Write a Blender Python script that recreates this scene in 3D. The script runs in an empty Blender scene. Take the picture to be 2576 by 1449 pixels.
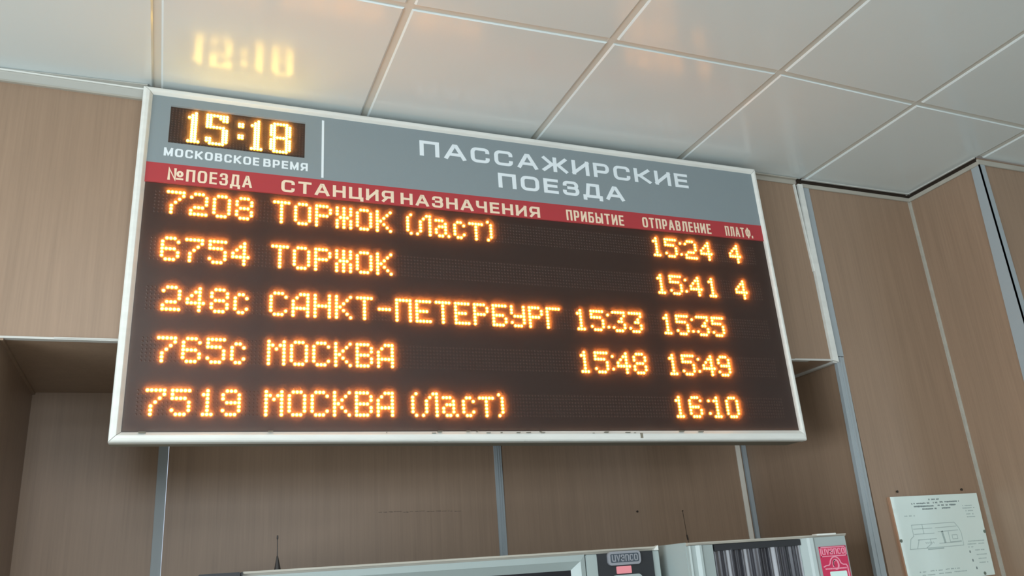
import bpy, bmesh, math, random
from mathutils import Vector, Matrix

random.seed(7)
scene = bpy.context.scene
C = scene.collection
H0 = 3.21            # ceiling height above the floor; room coordinates below use z = 0 at the ceiling

# ------------------------------------------------------------------ camera
cam_d = bpy.data.cameras.new('camera')
cam_d.sensor_fit = 'HORIZONTAL'
cam_d.sensor_width = 36.0
cam_d.lens = 36.0 * 2080.346 / 2576.0
cam_d.clip_start = 0.05
cam_d.clip_end = 100
cam = bpy.data.objects.new('camera', cam_d)
C.objects.link(cam)
R = Matrix(((0.92628082, -0.37035223, -0.06959185),
            (0.06264890, 0.33345113, -0.94068351),
            (0.37158976, 0.86697724, 0.33207155)))      # rows: right, down, forward
rx, dn, fw = (Vector(R[i]).normalized() for i in range(3))
M = Matrix((rx, -dn, -fw)).transposed().to_4x4()
M.translation = Vector((-0.50592, -1.73218, H0 - 1.44699))
cam.matrix_world = M
scene.camera = cam

# ------------------------------------------------------------------ view
scene.view_settings.view_transform = 'Standard'
scene.view_settings.look = 'None'
scene.view_settings.gamma = 1.0
scene.view_settings.use_curve_mapping = False
scene.view_settings.exposure = -0.13
scene.cycles.use_denoising = True
scene.cycles.filter_width = 2.1
scene.cycles.max_bounces = 8
scene.cycles.diffuse_bounces = 5
scene.cycles.glossy_bounces = 4
scene.cycles.sample_clamp_indirect = 6.0

# ------------------------------------------------------------------ world
w = bpy.data.worlds.new('world')
scene.world = w
w.use_nodes = True
bg = w.node_tree.nodes['Background']
bg.inputs[0].default_value = (0.72, 0.84, 1.0, 1)
bg.inputs[1].default_value = 1.0

# ------------------------------------------------------------------ daylight through the windows
def area(name, loc, rot, sx, sy, power, col):
    d = bpy.data.lights.new(name, 'AREA')
    d.shape = 'RECTANGLE'
    d.size, d.size_y = sx, sy
    d.energy = power
    d.color = col
    o = bpy.data.objects.new(name, d)
    C.objects.link(o)
    o.location = (loc[0], loc[1], loc[2] + H0)
    o.rotation_euler = rot
    return o
SKYC = (0.85, 0.955, 1.0)
area('window_daylight', (-4.02, -2.6, -1.80), (0, math.radians(-90), 0), 1.6, 3.6, 260, SKYC)
area('window_daylight', (0.1, -5.62, -.80), (math.radians(90), 0, 0), 3.2, 1.1, 84, SKYC)
area('window_daylight', (7.4, -5.62, -1.10), (math.radians(90), 0, 0), 2.0, 1.6, 40, SKYC)

for lx_, ly_, pw_ in ((-0.9, -1.5, 16), (-0.9, -3.9, 28)):      # two lit ceiling panels behind the viewer
    area('ceiling_lamp', (lx_, ly_, -.012), (0, 0, 0), .55, 1.1, pw_, (1, .98, .95))
# ------------------------------------------------------------------ materials
def srgb(r, g, b):
    f = lambda c: (c / 12.92 if c <= 0.04045 else ((c + 0.055) / 1.055) ** 2.4)
    return (f(r / 255), f(g / 255), f(b / 255), 1)
def mat(name, col, rough=0.5, spec=0.5, metal=0.0, noise=None, bump=None, emis=None, estr=0.0, coat=0.0):
    m = bpy.data.materials.new(name)
    m.use_nodes = True
    nt = m.node_tree
    p = nt.nodes['Principled BSDF']
    p.inputs['Base Color'].default_value = col
    p.inputs['Roughness'].default_value = rough
    p.inputs['Specular IOR Level'].default_value = spec
    p.inputs['Metallic'].default_value = metal
    p.inputs['Coat Weight'].default_value = coat
    if emis:
        p.inputs['Emission Color'].default_value = (*emis, 1)
        p.inputs['Emission Strength'].default_value = estr
    if noise or bump:
        tc = nt.nodes.new('ShaderNodeTexCoord')
    if noise:      # (scale xyz, amount)
        mp = nt.nodes.new('ShaderNodeMapping')
        mp.inputs['Scale'].default_value = noise[0]
        nz = nt.nodes.new('ShaderNodeTexNoise')
        nz.inputs['Scale'].default_value = 1
        nz.inputs['Detail'].default_value = 4
        cr = nt.nodes.new('ShaderNodeMapRange')
        cr.inputs['From Min'].default_value = 0.3
        cr.inputs['From Max'].default_value = 0.7
        cr.inputs['To Min'].default_value = 1 - noise[1]
        cr.inputs['To Max'].default_value = 1 + noise[1]
        mx = nt.nodes.new('ShaderNodeVectorMath')
        mx.operation = 'SCALE'
        mx.inputs[0].default_value = col[:3]
        nt.links.new(tc.outputs['Object'], mp.inputs[0])
        nt.links.new(mp.outputs[0], nz.inputs['Vector'])
        nt.links.new(nz.outputs[0], cr.inputs[0])
        nt.links.new(cr.outputs[0], mx.inputs['Scale'])
        nt.links.new(mx.outputs[0], p.inputs['Base Color'])
    if bump:       # (scale xyz, strength, distance)
        mp2 = nt.nodes.new('ShaderNodeMapping')
        mp2.inputs['Scale'].default_value = bump[0]
        n2 = nt.nodes.new('ShaderNodeTexNoise')
        n2.inputs['Scale'].default_value = 1
        bp = nt.nodes.new('ShaderNodeBump')
        bp.inputs['Strength'].default_value = bump[1]
        bp.inputs['Distance'].default_value = bump[2]
        nt.links.new(tc.outputs['Object'], mp2.inputs[0])
        nt.links.new(mp2.outputs[0], n2.inputs['Vector'])
        nt.links.new(n2.outputs[0], bp.inputs['Height'])
        nt.links.new(bp.outputs[0], p.inputs['Normal'])
    return m

def wood_mat(name, base, dark, light):
    m = bpy.data.materials.new(name)
    m.use_nodes = True
    nt = m.node_tree
    p = nt.nodes['Principled BSDF']
    p.inputs['Roughness'].default_value = 0.38
    p.inputs['Specular IOR Level'].default_value = 0.4
    geo = nt.nodes.new('ShaderNodeNewGeometry')
    def nz(scale, det):
        mp = nt.nodes.new('ShaderNodeMapping')
        mp.inputs['Scale'].default_value = scale
        n = nt.nodes.new('ShaderNodeTexNoise')
        n.inputs['Scale'].default_value = 1
        n.inputs['Detail'].default_value = det
        nt.links.new(geo.outputs['Position'], mp.inputs[0])
        nt.links.new(mp.outputs[0], n.inputs['Vector'])
        return n
    a = nz((150, 150, 4.0), 5)       # fine vertical pores
    b = nz((30, 30, 1.6), 3)         # broad soft streaks
    add = nt.nodes.new('ShaderNodeMath'); add.operation = 'MULTIPLY_ADD'
    add.inputs[1].default_value = 0.55
    nt.links.new(a.outputs[0], add.inputs[0])
    mul = nt.nodes.new('ShaderNodeMath'); mul.operation = 'MULTIPLY'
    mul.inputs[1].default_value = 0.45
    nt.links.new(b.outputs[0], mul.inputs[0])
    nt.links.new(mul.outputs[0], add.inputs[2])
    cr = nt.nodes.new('ShaderNodeValToRGB')
    e = cr.color_ramp.elements
    e[0].position, e[0].color = 0.33, dark
    e[1].position, e[1].color = 0.67, light
    mid = cr.color_ramp.elements.new(0.5); mid.color = base
    nt.links.new(add.outputs[0], cr.inputs[0])
    nt.links.new(cr.outputs[0], p.inputs['Base Color'])
    return m

def mul(c, k): return (c[0] * k, c[1] * k, c[2] * k, 1)
WB = srgb(150, 126, 106)
M_WOOD = wood_mat('wood_laminate', WB, mul(WB, 0.90), mul(WB, 1.09))
M_CEIL = mat('ceiling_enamel', srgb(216, 226, 228), 0.17, 0.5, bump=((2.2, 2.2, 2.2), 0.25, 0.01))
M_TBAR = mat('ceiling_grid_enamel', srgb(208, 210, 204), 0.35)
M_PROF = mat('aluminium_profile', srgb(196, 196, 192), 0.38, 0.5, noise=((9, 9, 9), 0.05))
M_STRIP = mat('grey_joint_strip', srgb(158, 167, 172), 0.45, 0.5)
M_TRIMG = mat('grey_angle', srgb(172, 168, 158), 0.45, noise=((6, 30, 30), 0.08))
M_WHITE = mat('white_plastic_angle', srgb(222, 218, 208), 0.4, noise=((10, 10, 3), 0.06))
M_GAP = mat('dark_gap', srgb(52, 44, 38), 0.9, 0.1)
M_FLOOR = mat('stone_floor', srgb(186, 182, 174), 0.4, noise=((3, 3, 3), 0.12))
M_PLASTER = mat('painted_plaster', srgb(190, 178, 160), 0.8)
M_ANGLE = mat('white_wall_angle', srgb(178, 178, 172), 0.35, 0.5)
M_WFRAME = mat('window_frame_paint', srgb(225, 225, 220), 0.5)

def frame_mat():
    m = mat('frame_enamel', srgb(222, 224, 220), 0.3, 0.5, noise=((7, 7, 40), 0.05))
    return m
M_FRAME = frame_mat()
M_CASE = mat('casing_enamel', srgb(128, 122, 108), 0.6)
M_HEAD = mat('header_grey_film', srgb(132, 144, 149), 0.4, 0.4)
M_RED = mat('red_film', srgb(172, 56, 62), 0.38, 0.45)
M_LET_W = mat('white_lettering', srgb(226, 236, 242), 0.5)
M_LET_C = mat('cream_lettering', srgb(236, 214, 188), 0.5)
M_DISP = mat('display_dark_panel', srgb(32, 22, 19), 0.36, 0.5)
M_LEDOFF = mat('led_lens_unlit', srgb(58, 43, 38), 0.35, 0.5)
M_LED1 = mat('led_core', (0.3, 0.15, 0.05, 1), 0.4, emis=(1.0, 0.42, 0.060), estr=22)
M_LED2 = mat('led_rim', (0.3, 0.15, 0.05, 1), 0.4, emis=(1.0, 0.27, 0.006), estr=3.2)
M_CLK1 = mat('clock_led_core', (0.3, 0.18, 0.05, 1), 0.4, emis=(1.0, 0.68, 0.11), estr=22)
M_CLK2 = mat('clock_led_rim', (0.3, 0.18, 0.05, 1), 0.4, emis=(1.0, 0.42, 0.012), estr=4.0)
M_METAL = mat('machine_grey_green', srgb(156, 168, 168), 0.35, 0.5)
M_METAL2 = mat('machine_dark_grey', srgb(120, 126, 122), 0.5)  # darker grey of the cabinet bodies
M_BLACK = mat('black_panel', srgb(42, 44, 48), 0.45, 0.4)
M_GLASS = mat('dark_glass', srgb(34, 36, 42), 0.04, 0.6)
M_BADGE = mat('badge_metal', srgb(170, 174, 184), 0.28, 0.5, metal=0.5)
M_BADGE2 = mat('badge_recess', srgb(62, 72, 82), 0.5)
M_PINK = mat('pink_label', srgb(228, 140, 148), 0.6)
M_LRED = mat('crimson_label', srgb(196, 42, 84), 0.45)
M_LPINK = mat('pink_print', srgb(230, 150, 172), 0.55)
M_LCYAN = mat('pale_label', srgb(214, 240, 236), 0.6)
M_PAPER = mat('poster_paper', srgb(222, 238, 234), 0.3, 0.5, noise=((4, 4, 4), 0.04), coat=1.0)
M_INK = mat('poster_ink', srgb(172, 190, 188), 0.6)
M_INKD = mat('poster_ink_dark', srgb(128, 143, 144), 0.6)
M_BOARDB = mat('hardboard', srgb(176, 138, 112), 0.7)
M_DARK = mat('dark_plastic', srgb(48, 42, 40), 0.5)
M_NAIL = mat('nail_steel', srgb(60, 52, 46), 0.5, metal=0.6)

# ------------------------------------------------------------------ mesh helpers
def new_obj(name, me, m, parent=None, loc=None):
    o = bpy.data.objects.new(name, me)
    C.objects.link(o)
    if m is not None and len(me.materials) == 0:
        for k in (m if isinstance(m, (list, tuple)) else [m]):
            me.materials.append(k)
    if parent is not None:
        o.parent = parent
    if loc is not None:
        o.location = loc
    return o
class MB:
    """collects polygons; room=True adds the ceiling height to z, origin is subtracted"""
    def __init__(s, origin=(0, 0, 0), room=True):
        s.v, s.f, s.mi = [], [], []
        s.o = Vector(origin)
        s.room = room
    def poly(s, pts, mi=0):
        k = len(s.v)
        s.v += [Vector(p) for p in pts]
        s.f.append(tuple(range(k, k + len(pts))))
        s.mi.append(mi)
    def grid(s, verts, faces, mi=0):
        k = len(s.v)
        s.v += [Vector(p) for p in verts]
        for f in faces:
            s.f.append(tuple(i + k for i in f))
            s.mi.append(mi)
    def box(s, a, b, mi=0, bev=0.0):
        x0, y0, z0 = (min(a[i], b[i]) for i in range(3))
        x1, y1, z1 = (max(a[i], b[i]) for i in range(3))
        if bev <= 0:
            v = [(x0, y0, z0), (x1, y0, z0), (x1, y1, z0), (x0, y1, z0), (x0, y0, z1), (x1, y0, z1), (x1, y1, z1), (x0, y1, z1)]
            s.grid(v, [(3, 2, 1, 0), (4, 5, 6, 7), (0, 1, 5, 4), (1, 2, 6, 5), (2, 3, 7, 6), (3, 0, 4, 7)], mi)
        else:
            bm = bmesh.new()
            bmesh.ops.create_cube(bm, size=1)
            for vv in bm.verts:
                vv.co = Vector(((x0 + x1) / 2 + vv.co.x * (x1 - x0), (y0 + y1) / 2 + vv.co.y * (y1 - y0), (z0 + z1) / 2 + vv.co.z * (z1 - z0)))
            bmesh.ops.bevel(bm, geom=bm.edges[:], offset=bev, segments=2, affect='EDGES')
            bm.verts.index_update()
            s.grid([vv.co.copy() for vv in bm.verts], [tuple(q.index for q in f.verts) for f in bm.faces], mi)
            bm.free()
    def hexa(s, c8, mi=0):   # 4 corners front (cyclic) then the 4 behind them
        s.grid(c8, [(0, 1, 2, 3), (7, 6, 5, 4), (0, 4, 5, 1), (1, 5, 6, 2), (2, 6, 7, 3), (3, 7, 4, 0)], mi)
    def tube(s, p0, p1, r0, r1, n=12, mi=0):
        p0, p1 = Vector(p0), Vector(p1)
        d = (p1 - p0).normalized()
        u = d.orthogonal().normalized(); v = d.cross(u)
        vs = []
        for p, r in ((p0, r0), (p1, r1)):
            for i in range(n):
                t = 2 * math.pi * i / n
                vs.append(p + (u * math.cos(t) + v * math.sin(t)) * max(r, 1e-5))
        fs = [(i, (i + 1) % n, n + (i + 1) % n, n + i) for i in range(n)]
        fs += [tuple(reversed(range(n))), tuple(range(n, 2 * n))]
        s.grid(vs, fs, mi)
    def mesh(s, name):
        me = bpy.data.meshes.new(name)
        off = Vector((0, 0, H0)) if s.room else Vector((0, 0, 0))
        me.from_pydata([tuple(p + off - s.o) for p in s.v], [], s.f)
        for i, p in enumerate(me.polygons):
            p.material_index = s.mi[i]
        me.update()
        bm = bmesh.new(); bm.from_mesh(me)
        bmesh.ops.recalc_face_normals(bm, faces=bm.faces[:])
        bm.to_mesh(me); bm.free()
        return me
    def obj(s, name, m, parent=None, loc=None):
        return new_obj(name, s.mesh(name), m, parent, loc)

def tag(o, label=None, cat=None, group=None, kind=None):
    if label: o['label'] = label
    if cat: o['category'] = cat
    if group: o['group'] = group
    if kind: o['kind'] = kind
    return o
def empty(name, loc=(0, 0, 0)):
    o = bpy.data.objects.new(name, None)
    o.empty_display_size = 0.1
    C.objects.link(o)
    o.location = (loc[0], loc[1], loc[2] + H0)
    return o
def structure(name, label=None, cat=None):
    o = empty(name, (0, 0, -H0))
    tag(o, label, cat, kind='structure')
    return o
def sbox(name, m, parent, a, b, bev=0.0, label=None):
    mb = MB(); mb.box(a, b, 0, bev)
    o = mb.obj(name, m, parent)
    if label: o['label'] = label
    return o

# ------------------------------------------------------------------ room constants
YW = 0.605           # front plane of the cabinet wall and of the boxed-in soffit
YB = 1.23            # back of the niche
XL, XR = -0.921, 1.80
XS = 2.388           # side face of the projecting pier
YP = 0.258           # front face of the pier
ZF = -H0
RX0, RX1, RY0 = -4.0, 9.5, -5.6

# ------------------------------------------------------------------ floor and outer walls (behind the camera)
fl = sbox('floor', M_FLOOR, None, (RX0 - .2, RY0 - .2, ZF - .1), (RX1 + .2, YB + .2, ZF))
tag(fl, 'beige stone floor of the waiting hall below the picture', 'floor', kind='structure')

def wall_with_window(name, nwin, axis, pos, a0, a1, w0, w1, zlo, zhi, thick, label, wlabel):
    """axis 'x': wall in the plane x=pos running along y; 'y': plane y=pos running along x"""
    wl = structure(name, label, 'wall')
    def seg(p0, p1, z0, z1):
        if axis == 'x': return sbox('wall_panel', M_PLASTER, wl, (pos - thick, p0, z0), (pos, p1, z1))
        return sbox('wall_panel', M_PLASTER, wl, (p0, pos - thick, z0), (p1, pos, z1))
    if isinstance(w0, (int, float)): wins = [(w0, w1)]
    else: wins = list(zip(w0, w1))
    cur = a0
    for (q0, q1) in wins:
        seg(cur, q0, ZF, 0); seg(q0, q1, ZF, zlo); seg(q0, q1, zhi, 0); cur = q1
    seg(cur, a1, ZF, 0)
    for k, (q0, q1) in enumerate(wins):
        wn = structure('window_%d' % (nwin + k), wlabel[k], 'window')
        fr = MB(); n = 4; t = 0.05
        def bar(p0, p1, z0, z1):
            if axis == 'x': fr.box((pos - .06, p0, z0), (pos - .01, p1, z1))
            else: fr.box((p0, pos - .06, z0), (p1, pos - .01, z1))
        bar(q0, q1, zlo, zlo + t); bar(q0, q1, zhi - t, zhi)
        for i in range(n + 1):
            c = q0 + (q1 - q0 - t) * i / n
            bar(c, c + t, zlo, zhi)
        bar(q0, q1, zhi - 0.75, zhi - 0.75 + t * .8)
        fr.obj('window_frame', M_WFRAME, wn)
wall_with_window('wall_left', 1, 'x', RX0 + 0.05, RY0, YW, -4.4, -0.8, -2.62, -0.98, 0.25,
                 'plastered left wall of the hall with a wide window', ['wide window in the left wall'])
wall_with_window('wall_rear', 2, 'y', RY0 + 0.05, RX0, RX1, (-1.5, 6.3), (1.7, 8.4), -2.35, -0.22, 0.25,
                 'plastered wall behind the viewer with two windows', ['window behind the viewer, left', 'window behind the viewer, far right'])
tag(sbox('wall_right', M_PLASTER, None, (RX1, RY0, ZF), (RX1 + .2, YP + .2, 0)),
    'plastered far right wall of the hall', 'wall', kind='structure')

# ------------------------------------------------------------------ ceiling: enamelled tiles in an exposed grid
ceil = structure('ceiling', 'suspended ceiling of glossy white square tiles in a grid', 'ceiling')
XC = {-1: -.606, 0: .010, 1: .609, 2: 1.207, 3: 1.808, 4: 2.404}
YR = {-1: .022, 0: .020, 1: 0.0, 2: -.008, 3: .012, 4: .026}
def cx(i): return XC[i] if i in XC else (-.606 + (i + 1) * .6 if i < -1 else 2.404 + (i - 4) * .6)
def ry(i, j):      # j = 0 the first cross line from the board, j = 1 the wall, j < 0 towards the viewer
    if j == 1: return 0.607
    return YR.get(i, .02) + j * .6
G = 0.0105
tile_cache = {}
def tile(i, j):
    xa, xb = cx(i) + G, cx(i + 1) - G
    ya0, yb0 = ry(i, j) + G, ry(i + 1, j) + G
    ya1, yb1 = ry(i, j + 1) - G, ry(i + 1, j + 1) - G
    if j + 1 == 1:
        ya1 = yb1 = 0.598
        if i >= 4: ya1 = yb1 = YP - .006
    if i == 3 and j == 0: xb = XS - 0.004
    key = tuple(round(q, 4) for q in (xb - xa, ya1 - ya0, yb1 - ya0, yb0 - ya0))
    if key not in tile_cache:
        mb = MB(room=False)
        W = xb - xa
        p = [(0, 0), (W, yb0 - ya0), (W, yb1 - ya0), (0, ya1 - ya0)]
        cxm = W / 2; cym = sum(q[1] for q in p) / 4
        e = 0.0050
        ins = [(q[0] + (e if q[0] < cxm else -e), q[1] + (.0018 if q[1] < cym else -.0018)) for q in p]
        lo = [(q[0], q[1], 0.0) for q in ins]
        mi_ = [(q[0], q[1], 0.0035) for q in p]
        up = [(q[0], q[1], 0.018) for q in p]
        v = lo + mi_ + up
        f = [(0, 1, 2, 3)] + [(a, (a + 1) % 4, 4 + (a + 1) % 4, 4 + a) for a in range(4)] + \
            [(4 + a, 4 + (a + 1) % 4, 8 + (a + 1) % 4, 8 + a) for a in range(4)] + [(11, 10, 9, 8)]
        mb.grid(v, f)
        me = mb.mesh('ceiling_tile'); me.materials.append(M_CEIL)
        tile_cache[key] = me
    o = bpy.data.objects.new('ceiling_tile', tile_cache[key])
    C.objects.link(o)
    o.parent = ceil
    o.location = (xa, ya0, H0 + random.uniform(-.0006, .0006))
    if -2 <= i <= 4 and -1 <= j <= 0:
        o.rotation_euler = (random.uniform(-.0012, .0012), random.uniform(-.0012, .0012), 0)
for i in range(-7, 16):
    for j in range(-9, 1):
        if cx(i) < RX0 - .5 or cx(i + 1) > RX1 + .6: continue
        tile(i, j)
def tbar(pts, wd=0.024):
    """flat exposed grid bar through a list of (x, y)"""
    mb = MB()
    for (a, b) in zip(pts[:-1], pts[1:]):
        a = Vector((a[0], a[1], 0)); b = Vector((b[0], b[1], 0))
        n = (b - a).normalized().cross(Vector((0, 0, 1))) * wd / 2
        q = [a - n, b - n, b + n, a + n]
        mb.hexa([(p.x, p.y, .0042) for p in q] + [(p.x, p.y, .0085) for p in q])
        n2 = n * .14
        q = [a - n2, b - n2, b + n2, a + n2]
        mb.hexa([(p.x, p.y, .0085) for p in q] + [(p.x, p.y, .04) for p in q])
    mb.obj('grid_bar', M_TBAR, ceil)
for i in range(-7, 16):
    if RX0 < cx(i) < RX1:
        tbar([(cx(i), RY0 + .1), (cx(i), 0.59 if i < 4 else YP - .01)], 0.027)
for i in range(-7, 16):
    for j in range(-9, 1):
        if cx(i) < RX0 - .5 or cx(i + 1) > RX1 + .6: continue
        a = (cx(i) + .0135, ry(i, j)); b = (cx(i + 1) - .0135, ry(i + 1, j))
        mb = MB()
        q = [(a[0], a[1] - .0125), (b[0], b[1] - .0125), (b[0], b[1] + .0125), (a[0], a[1] + .0125)]
        mb.hexa([(x, y, .0048) for x, y in q] + [(x, y, .0088) for x, y in q])
        mb.obj('cross_bar', M_TBAR, ceil)
for lx_, ly_ in ((-0.9, -1.5), (-0.9, -3.9)):
    sbox('lamp_panel', M_WFRAME, ceil, (lx_ - .29, ly_ - .57, -.009), (lx_ + .29, ly_ + .57, -.0005), .002)
# slab above the tiles
sbox('ceiling_slab', M_PLASTER, ceil, (RX0 - .2, RY0 - .2, .045), (RX1 + .2, YB + .2, .15))

# ------------------------------------------------------------------ cabinet wall, left of the niche (mostly out of frame)
wf = structure('wall_front', 'wood laminate wall around the recess with the vending machines', 'wall')
sbox('wall_panel', M_WOOD, wf, (RX0, YW, ZF), (-2.123, YB + .1, 0))
sbox('wall_panel', M_WOOD, wf, (-2.12, YW + .0005, ZF), (XL - .003, YB + .1, -.783), label='wood laminate panel left of the recess')
# niche
nb = structure('wall_back', 'wood laminate back of the recess below the departure board', 'wall')
for a, b in ((XL, -.5375), (-.5065, .637), (.668, XR)):
    sbox('wall_panel', M_WOOD, nb, (a, YB, ZF), (b, YB + .04, -.70))
def strip(name, m, parent, a, b, label=None, bev=.0012):
    return sbox(name, m, parent, a, b, bev, label)
for x0, x1 in ((-.538, -.508), (.637, .668)):
    mb = MB()
    mb.box((x0, YB - .004, ZF), (x1, YB + .02, -.772), 0, .0015)
    mb.box((x0 + .010, YB - .0055, ZF), (x0 + .0125, YB - .003, -.772))
    mb.box((x1 - .0125, YB - .0055, ZF), (x1 - .010, YB - .003, -.772))
    mb.obj('joint_strip', M_STRIP, nb)
sbox('corner_strip', M_WHITE, nb, (1.750, YB - .006, ZF), (1.772, YB, -.765), .001, 'white cover strip in the right inner corner')
sbox('corner_gap', M_STRIP, nb, (1.780, YB - .012, ZF), (1.799, YB, -.765), .001)
# left inner side wall of the niche: the flank of the left panel needs a thin angle in the corner
ws = structure('wall_niche_right', 'wood laminate right side of the recess', 'wall')
sbox('wall_panel', M_WOOD, ws, (XR, YW + .004, ZF), (XR + .03, YB + .04, -.745))
wl2 = structure('wall_niche_left', 'dark wood laminate left side of the recess', 'wall')
sbox('wall_panel', M_WOOD, wl2, (XL - .002, YW + .002, ZF), (XL, YB, -.78))

# ------------------------------------------------------------------ soffit box over the niche
so = structure('wall_soffit', 'wood laminate bulkhead boxed out over the recess', 'wall')
def soff_z(x): return -.779 + (x - XL) / (XR - XL) * .020
segs = [(-2.12, -.30), (-.297, .62), (.623, 1.14), (1.143, 1.772)]
for a, b in segs:
    mb = MB()
    mb.hexa([(a, YW, 0), (b, YW, 0), (b, YW, soff_z(b)), (a, YW, soff_z(a))] +
            [(a, YW + .018, 0), (b, YW + .018, 0), (b, YW + .018, soff_z(b)), (a, YW + .018, soff_z(a))])
    mb.obj('wall_panel', M_WOOD, so)
mb = MB()
mb.hexa([(XL, YW + .018, soff_z(XL)), (XR, YW + .018, soff_z(XR)), (XR, YB, soff_z(XR)), (XL, YB, soff_z(XL))] +
        [(XL, YW + .018, soff_z(XL) + .018), (XR, YW + .018, soff_z(XR) + .018), (XR, YB, soff_z(XR) + .018), (XL, YB, soff_z(XL) + .018)])
mb.obj('underside_panel', M_WOOD, so)
# bottom edge trims
def beam(name, m, parent, p0, p1, wy, hz, label=None):
    mb = MB()
    (x0, y0, z0), (x1, y1, z1) = p0, p1
    mb.hexa([(x0, y0, z0), (x1, y1, z1), (x1, y1, z1 - hz), (x0, y0, z0 - hz)] +
            [(x0, y0 + wy, z0), (x1, y1 + wy, z1), (x1, y1 + wy, z1 - hz), (x0, y0 + wy, z0 - hz)])
    o = mb.obj(name, m, parent)
    if label: o['label'] = label
    return o
t1 = structure('trim_1', 'thin pale aluminium edge along the bottom of the bulkhead', 'trim')
beam('edge_strip', M_PROF, t1, (XL, YW - .004, -.7755), (-.30, YW - .004, -.7715), .02, .0055)
beam('edge_strip', M_PROF, t1, (-.80, YW - .0065, -.7745), (-.30, YW - .0065, -.7705), .003, .0030)
beam('edge_strip', M_PROF, t1, (-.30, YW - .004, -.7715), (1.60, YW - .004, -.7560), .02, .0055)
beam('edge_strip', M_PROF, t1, (1.60, YW - .004, -.7540), (1.772, YW - .004, -.7515), .02, .007)
mb = MB(); mb.box((XR - .022, YW - .004, -.766), (XR - .004, YB, -.757)); mb.obj('return_edge', M_PROF, t1)
mb = MB(); mb.box((XL - .0005, YW, -.786), (XL + .008, YB, -.779)); mb.obj('return_edge', M_WOOD, t1)
# right-hand vertical corner profile of the bulkhead
t2 = structure('trim_2', 'white aluminium corner profile down the right edge of the bulkhead', 'trim')
mb = MB()
mb.hexa([(1.7765, YW - .012, -.024), (1.7985, YW - .012, -.024), (1.798, YW - .012, -.763), (1.772, YW - .012, -.757)] +
        [(1.7765, YW + .01, -.024), (1.7985, YW + .01, -.024), (1.798, YW + .01, -.763), (1.772, YW + .01, -.757)])
mb.obj('corner_profile', M_FRAME, t2)
mb = MB()
mb.hexa([(1.758, YW - .008, -.026), (1.7655, YW - .008, -.026), (1.776, YW - .008, -.40), (1.770, YW - .008, -.40)] +
        [(1.758, YW + .004, -.026), (1.7655, YW + .004, -.026), (1.776, YW + .004, -.40), (1.770, YW + .004, -.40)])
mb.obj('loose_edge_strip', M_FRAME, t2)
mb = MB(); mb.box((1.766, YW - .001, -.026), (1.778, YW + .003, -.16)); mb.obj('dark_slot', M_GAP, t2)

# ------------------------------------------------------------------ right wall section in the same plane
wr = structure('wall_front_right', 'wood laminate wall between the recess and the pier', 'wall')
sbox('wall_panel', M_WOOD, wr, (1.836, YW, ZF), (XS, YW + .05, 0))
sbox('wall_panel', M_WOOD, wr, (XR + .004, YW + .012, ZF), (1.836, YW + .05, 0))
t3 = structure('trim_3', 'grey metal cover strip beside the bulkhead and the recess', 'trim')
mb = MB()
mb.box((1.7995, YW - .004, -.739), (1.836, YW + .008, -.026), 0, .001)
mb.obj('joint_strip', M_STRIP, t3)
mb = MB()
mb.hexa([(1.797, YW - .003, -.742), (1.834, YW - .003, -.742), (1.824, YW - .003, -1.53), (1.779, YW - .003, -1.53)] +
        [(1.797, YW + .012, -.742), (1.834, YW + .012, -.742), (1.824, YW + .012, -1.53), (1.779, YW + .012, -1.53)])
mb.box((1.779, YW - .003, ZF), (1.824, YW + .012, -1.53))
mb.hexa([(1.812, YW - .006, -.742), (1.819, YW - .006, -.742), (1.806, YW - .006, -1.53), (1.797, YW - .006, -1.53)] +
        [(1.812, YW - .003, -.742), (1.819, YW - .003, -.742), (1.806, YW - .003, -1.53), (1.797, YW - .003, -1.53)])
mb.obj('corner_strip', M_STRIP, t3)
# pier
wp = structure('wall_pier', 'projecting wood laminate pier at the right', 'wall')
sbox('side_panel', M_WOOD, wp, (XS, YP + .001, ZF), (XS + .02, YW + .05, 0), label='side face of the pier catching daylight')
sbox('front_panel', M_WOOD, wp, (XS + .021, YP, ZF), (RX1, YP + .02, 0))
t4 = structure('trim_4', 'blue grey metal angle on the outer corner of the pier', 'trim')
mb = MB()
mb.hexa([(XS - .003, .291, -.02), (XS - .003, .252, -.02), (XS - .003, .252, -1.0), (XS - .003, .322, -1.0)] +
        [(XS + .001, .291, -.02), (XS + .001, .252, -.02), (XS + .001, .252, -1.0), (XS + .001, .322, -1.0)])
mb.box((XS - .003, .252, ZF), (XS + .001, .322, -1.0))
mb.box((XS - .003, .252, ZF), (XS + .026, .2575, -.02))
mb.obj('corner_angle', M_STRIP, t4)
t5 = structure('trim_5', 'thin pale strip in the inner corner between wall and pier', 'trim')
mb = MB()
mb.box((XS - .012, YW - .002, ZF), (XS, YW + .002, -.034))
mb.box((XS - .002, YW - .009, ZF), (XS, YW, -.034))
mb.obj('corner_strip', M_TRIMG, t5)

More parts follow.
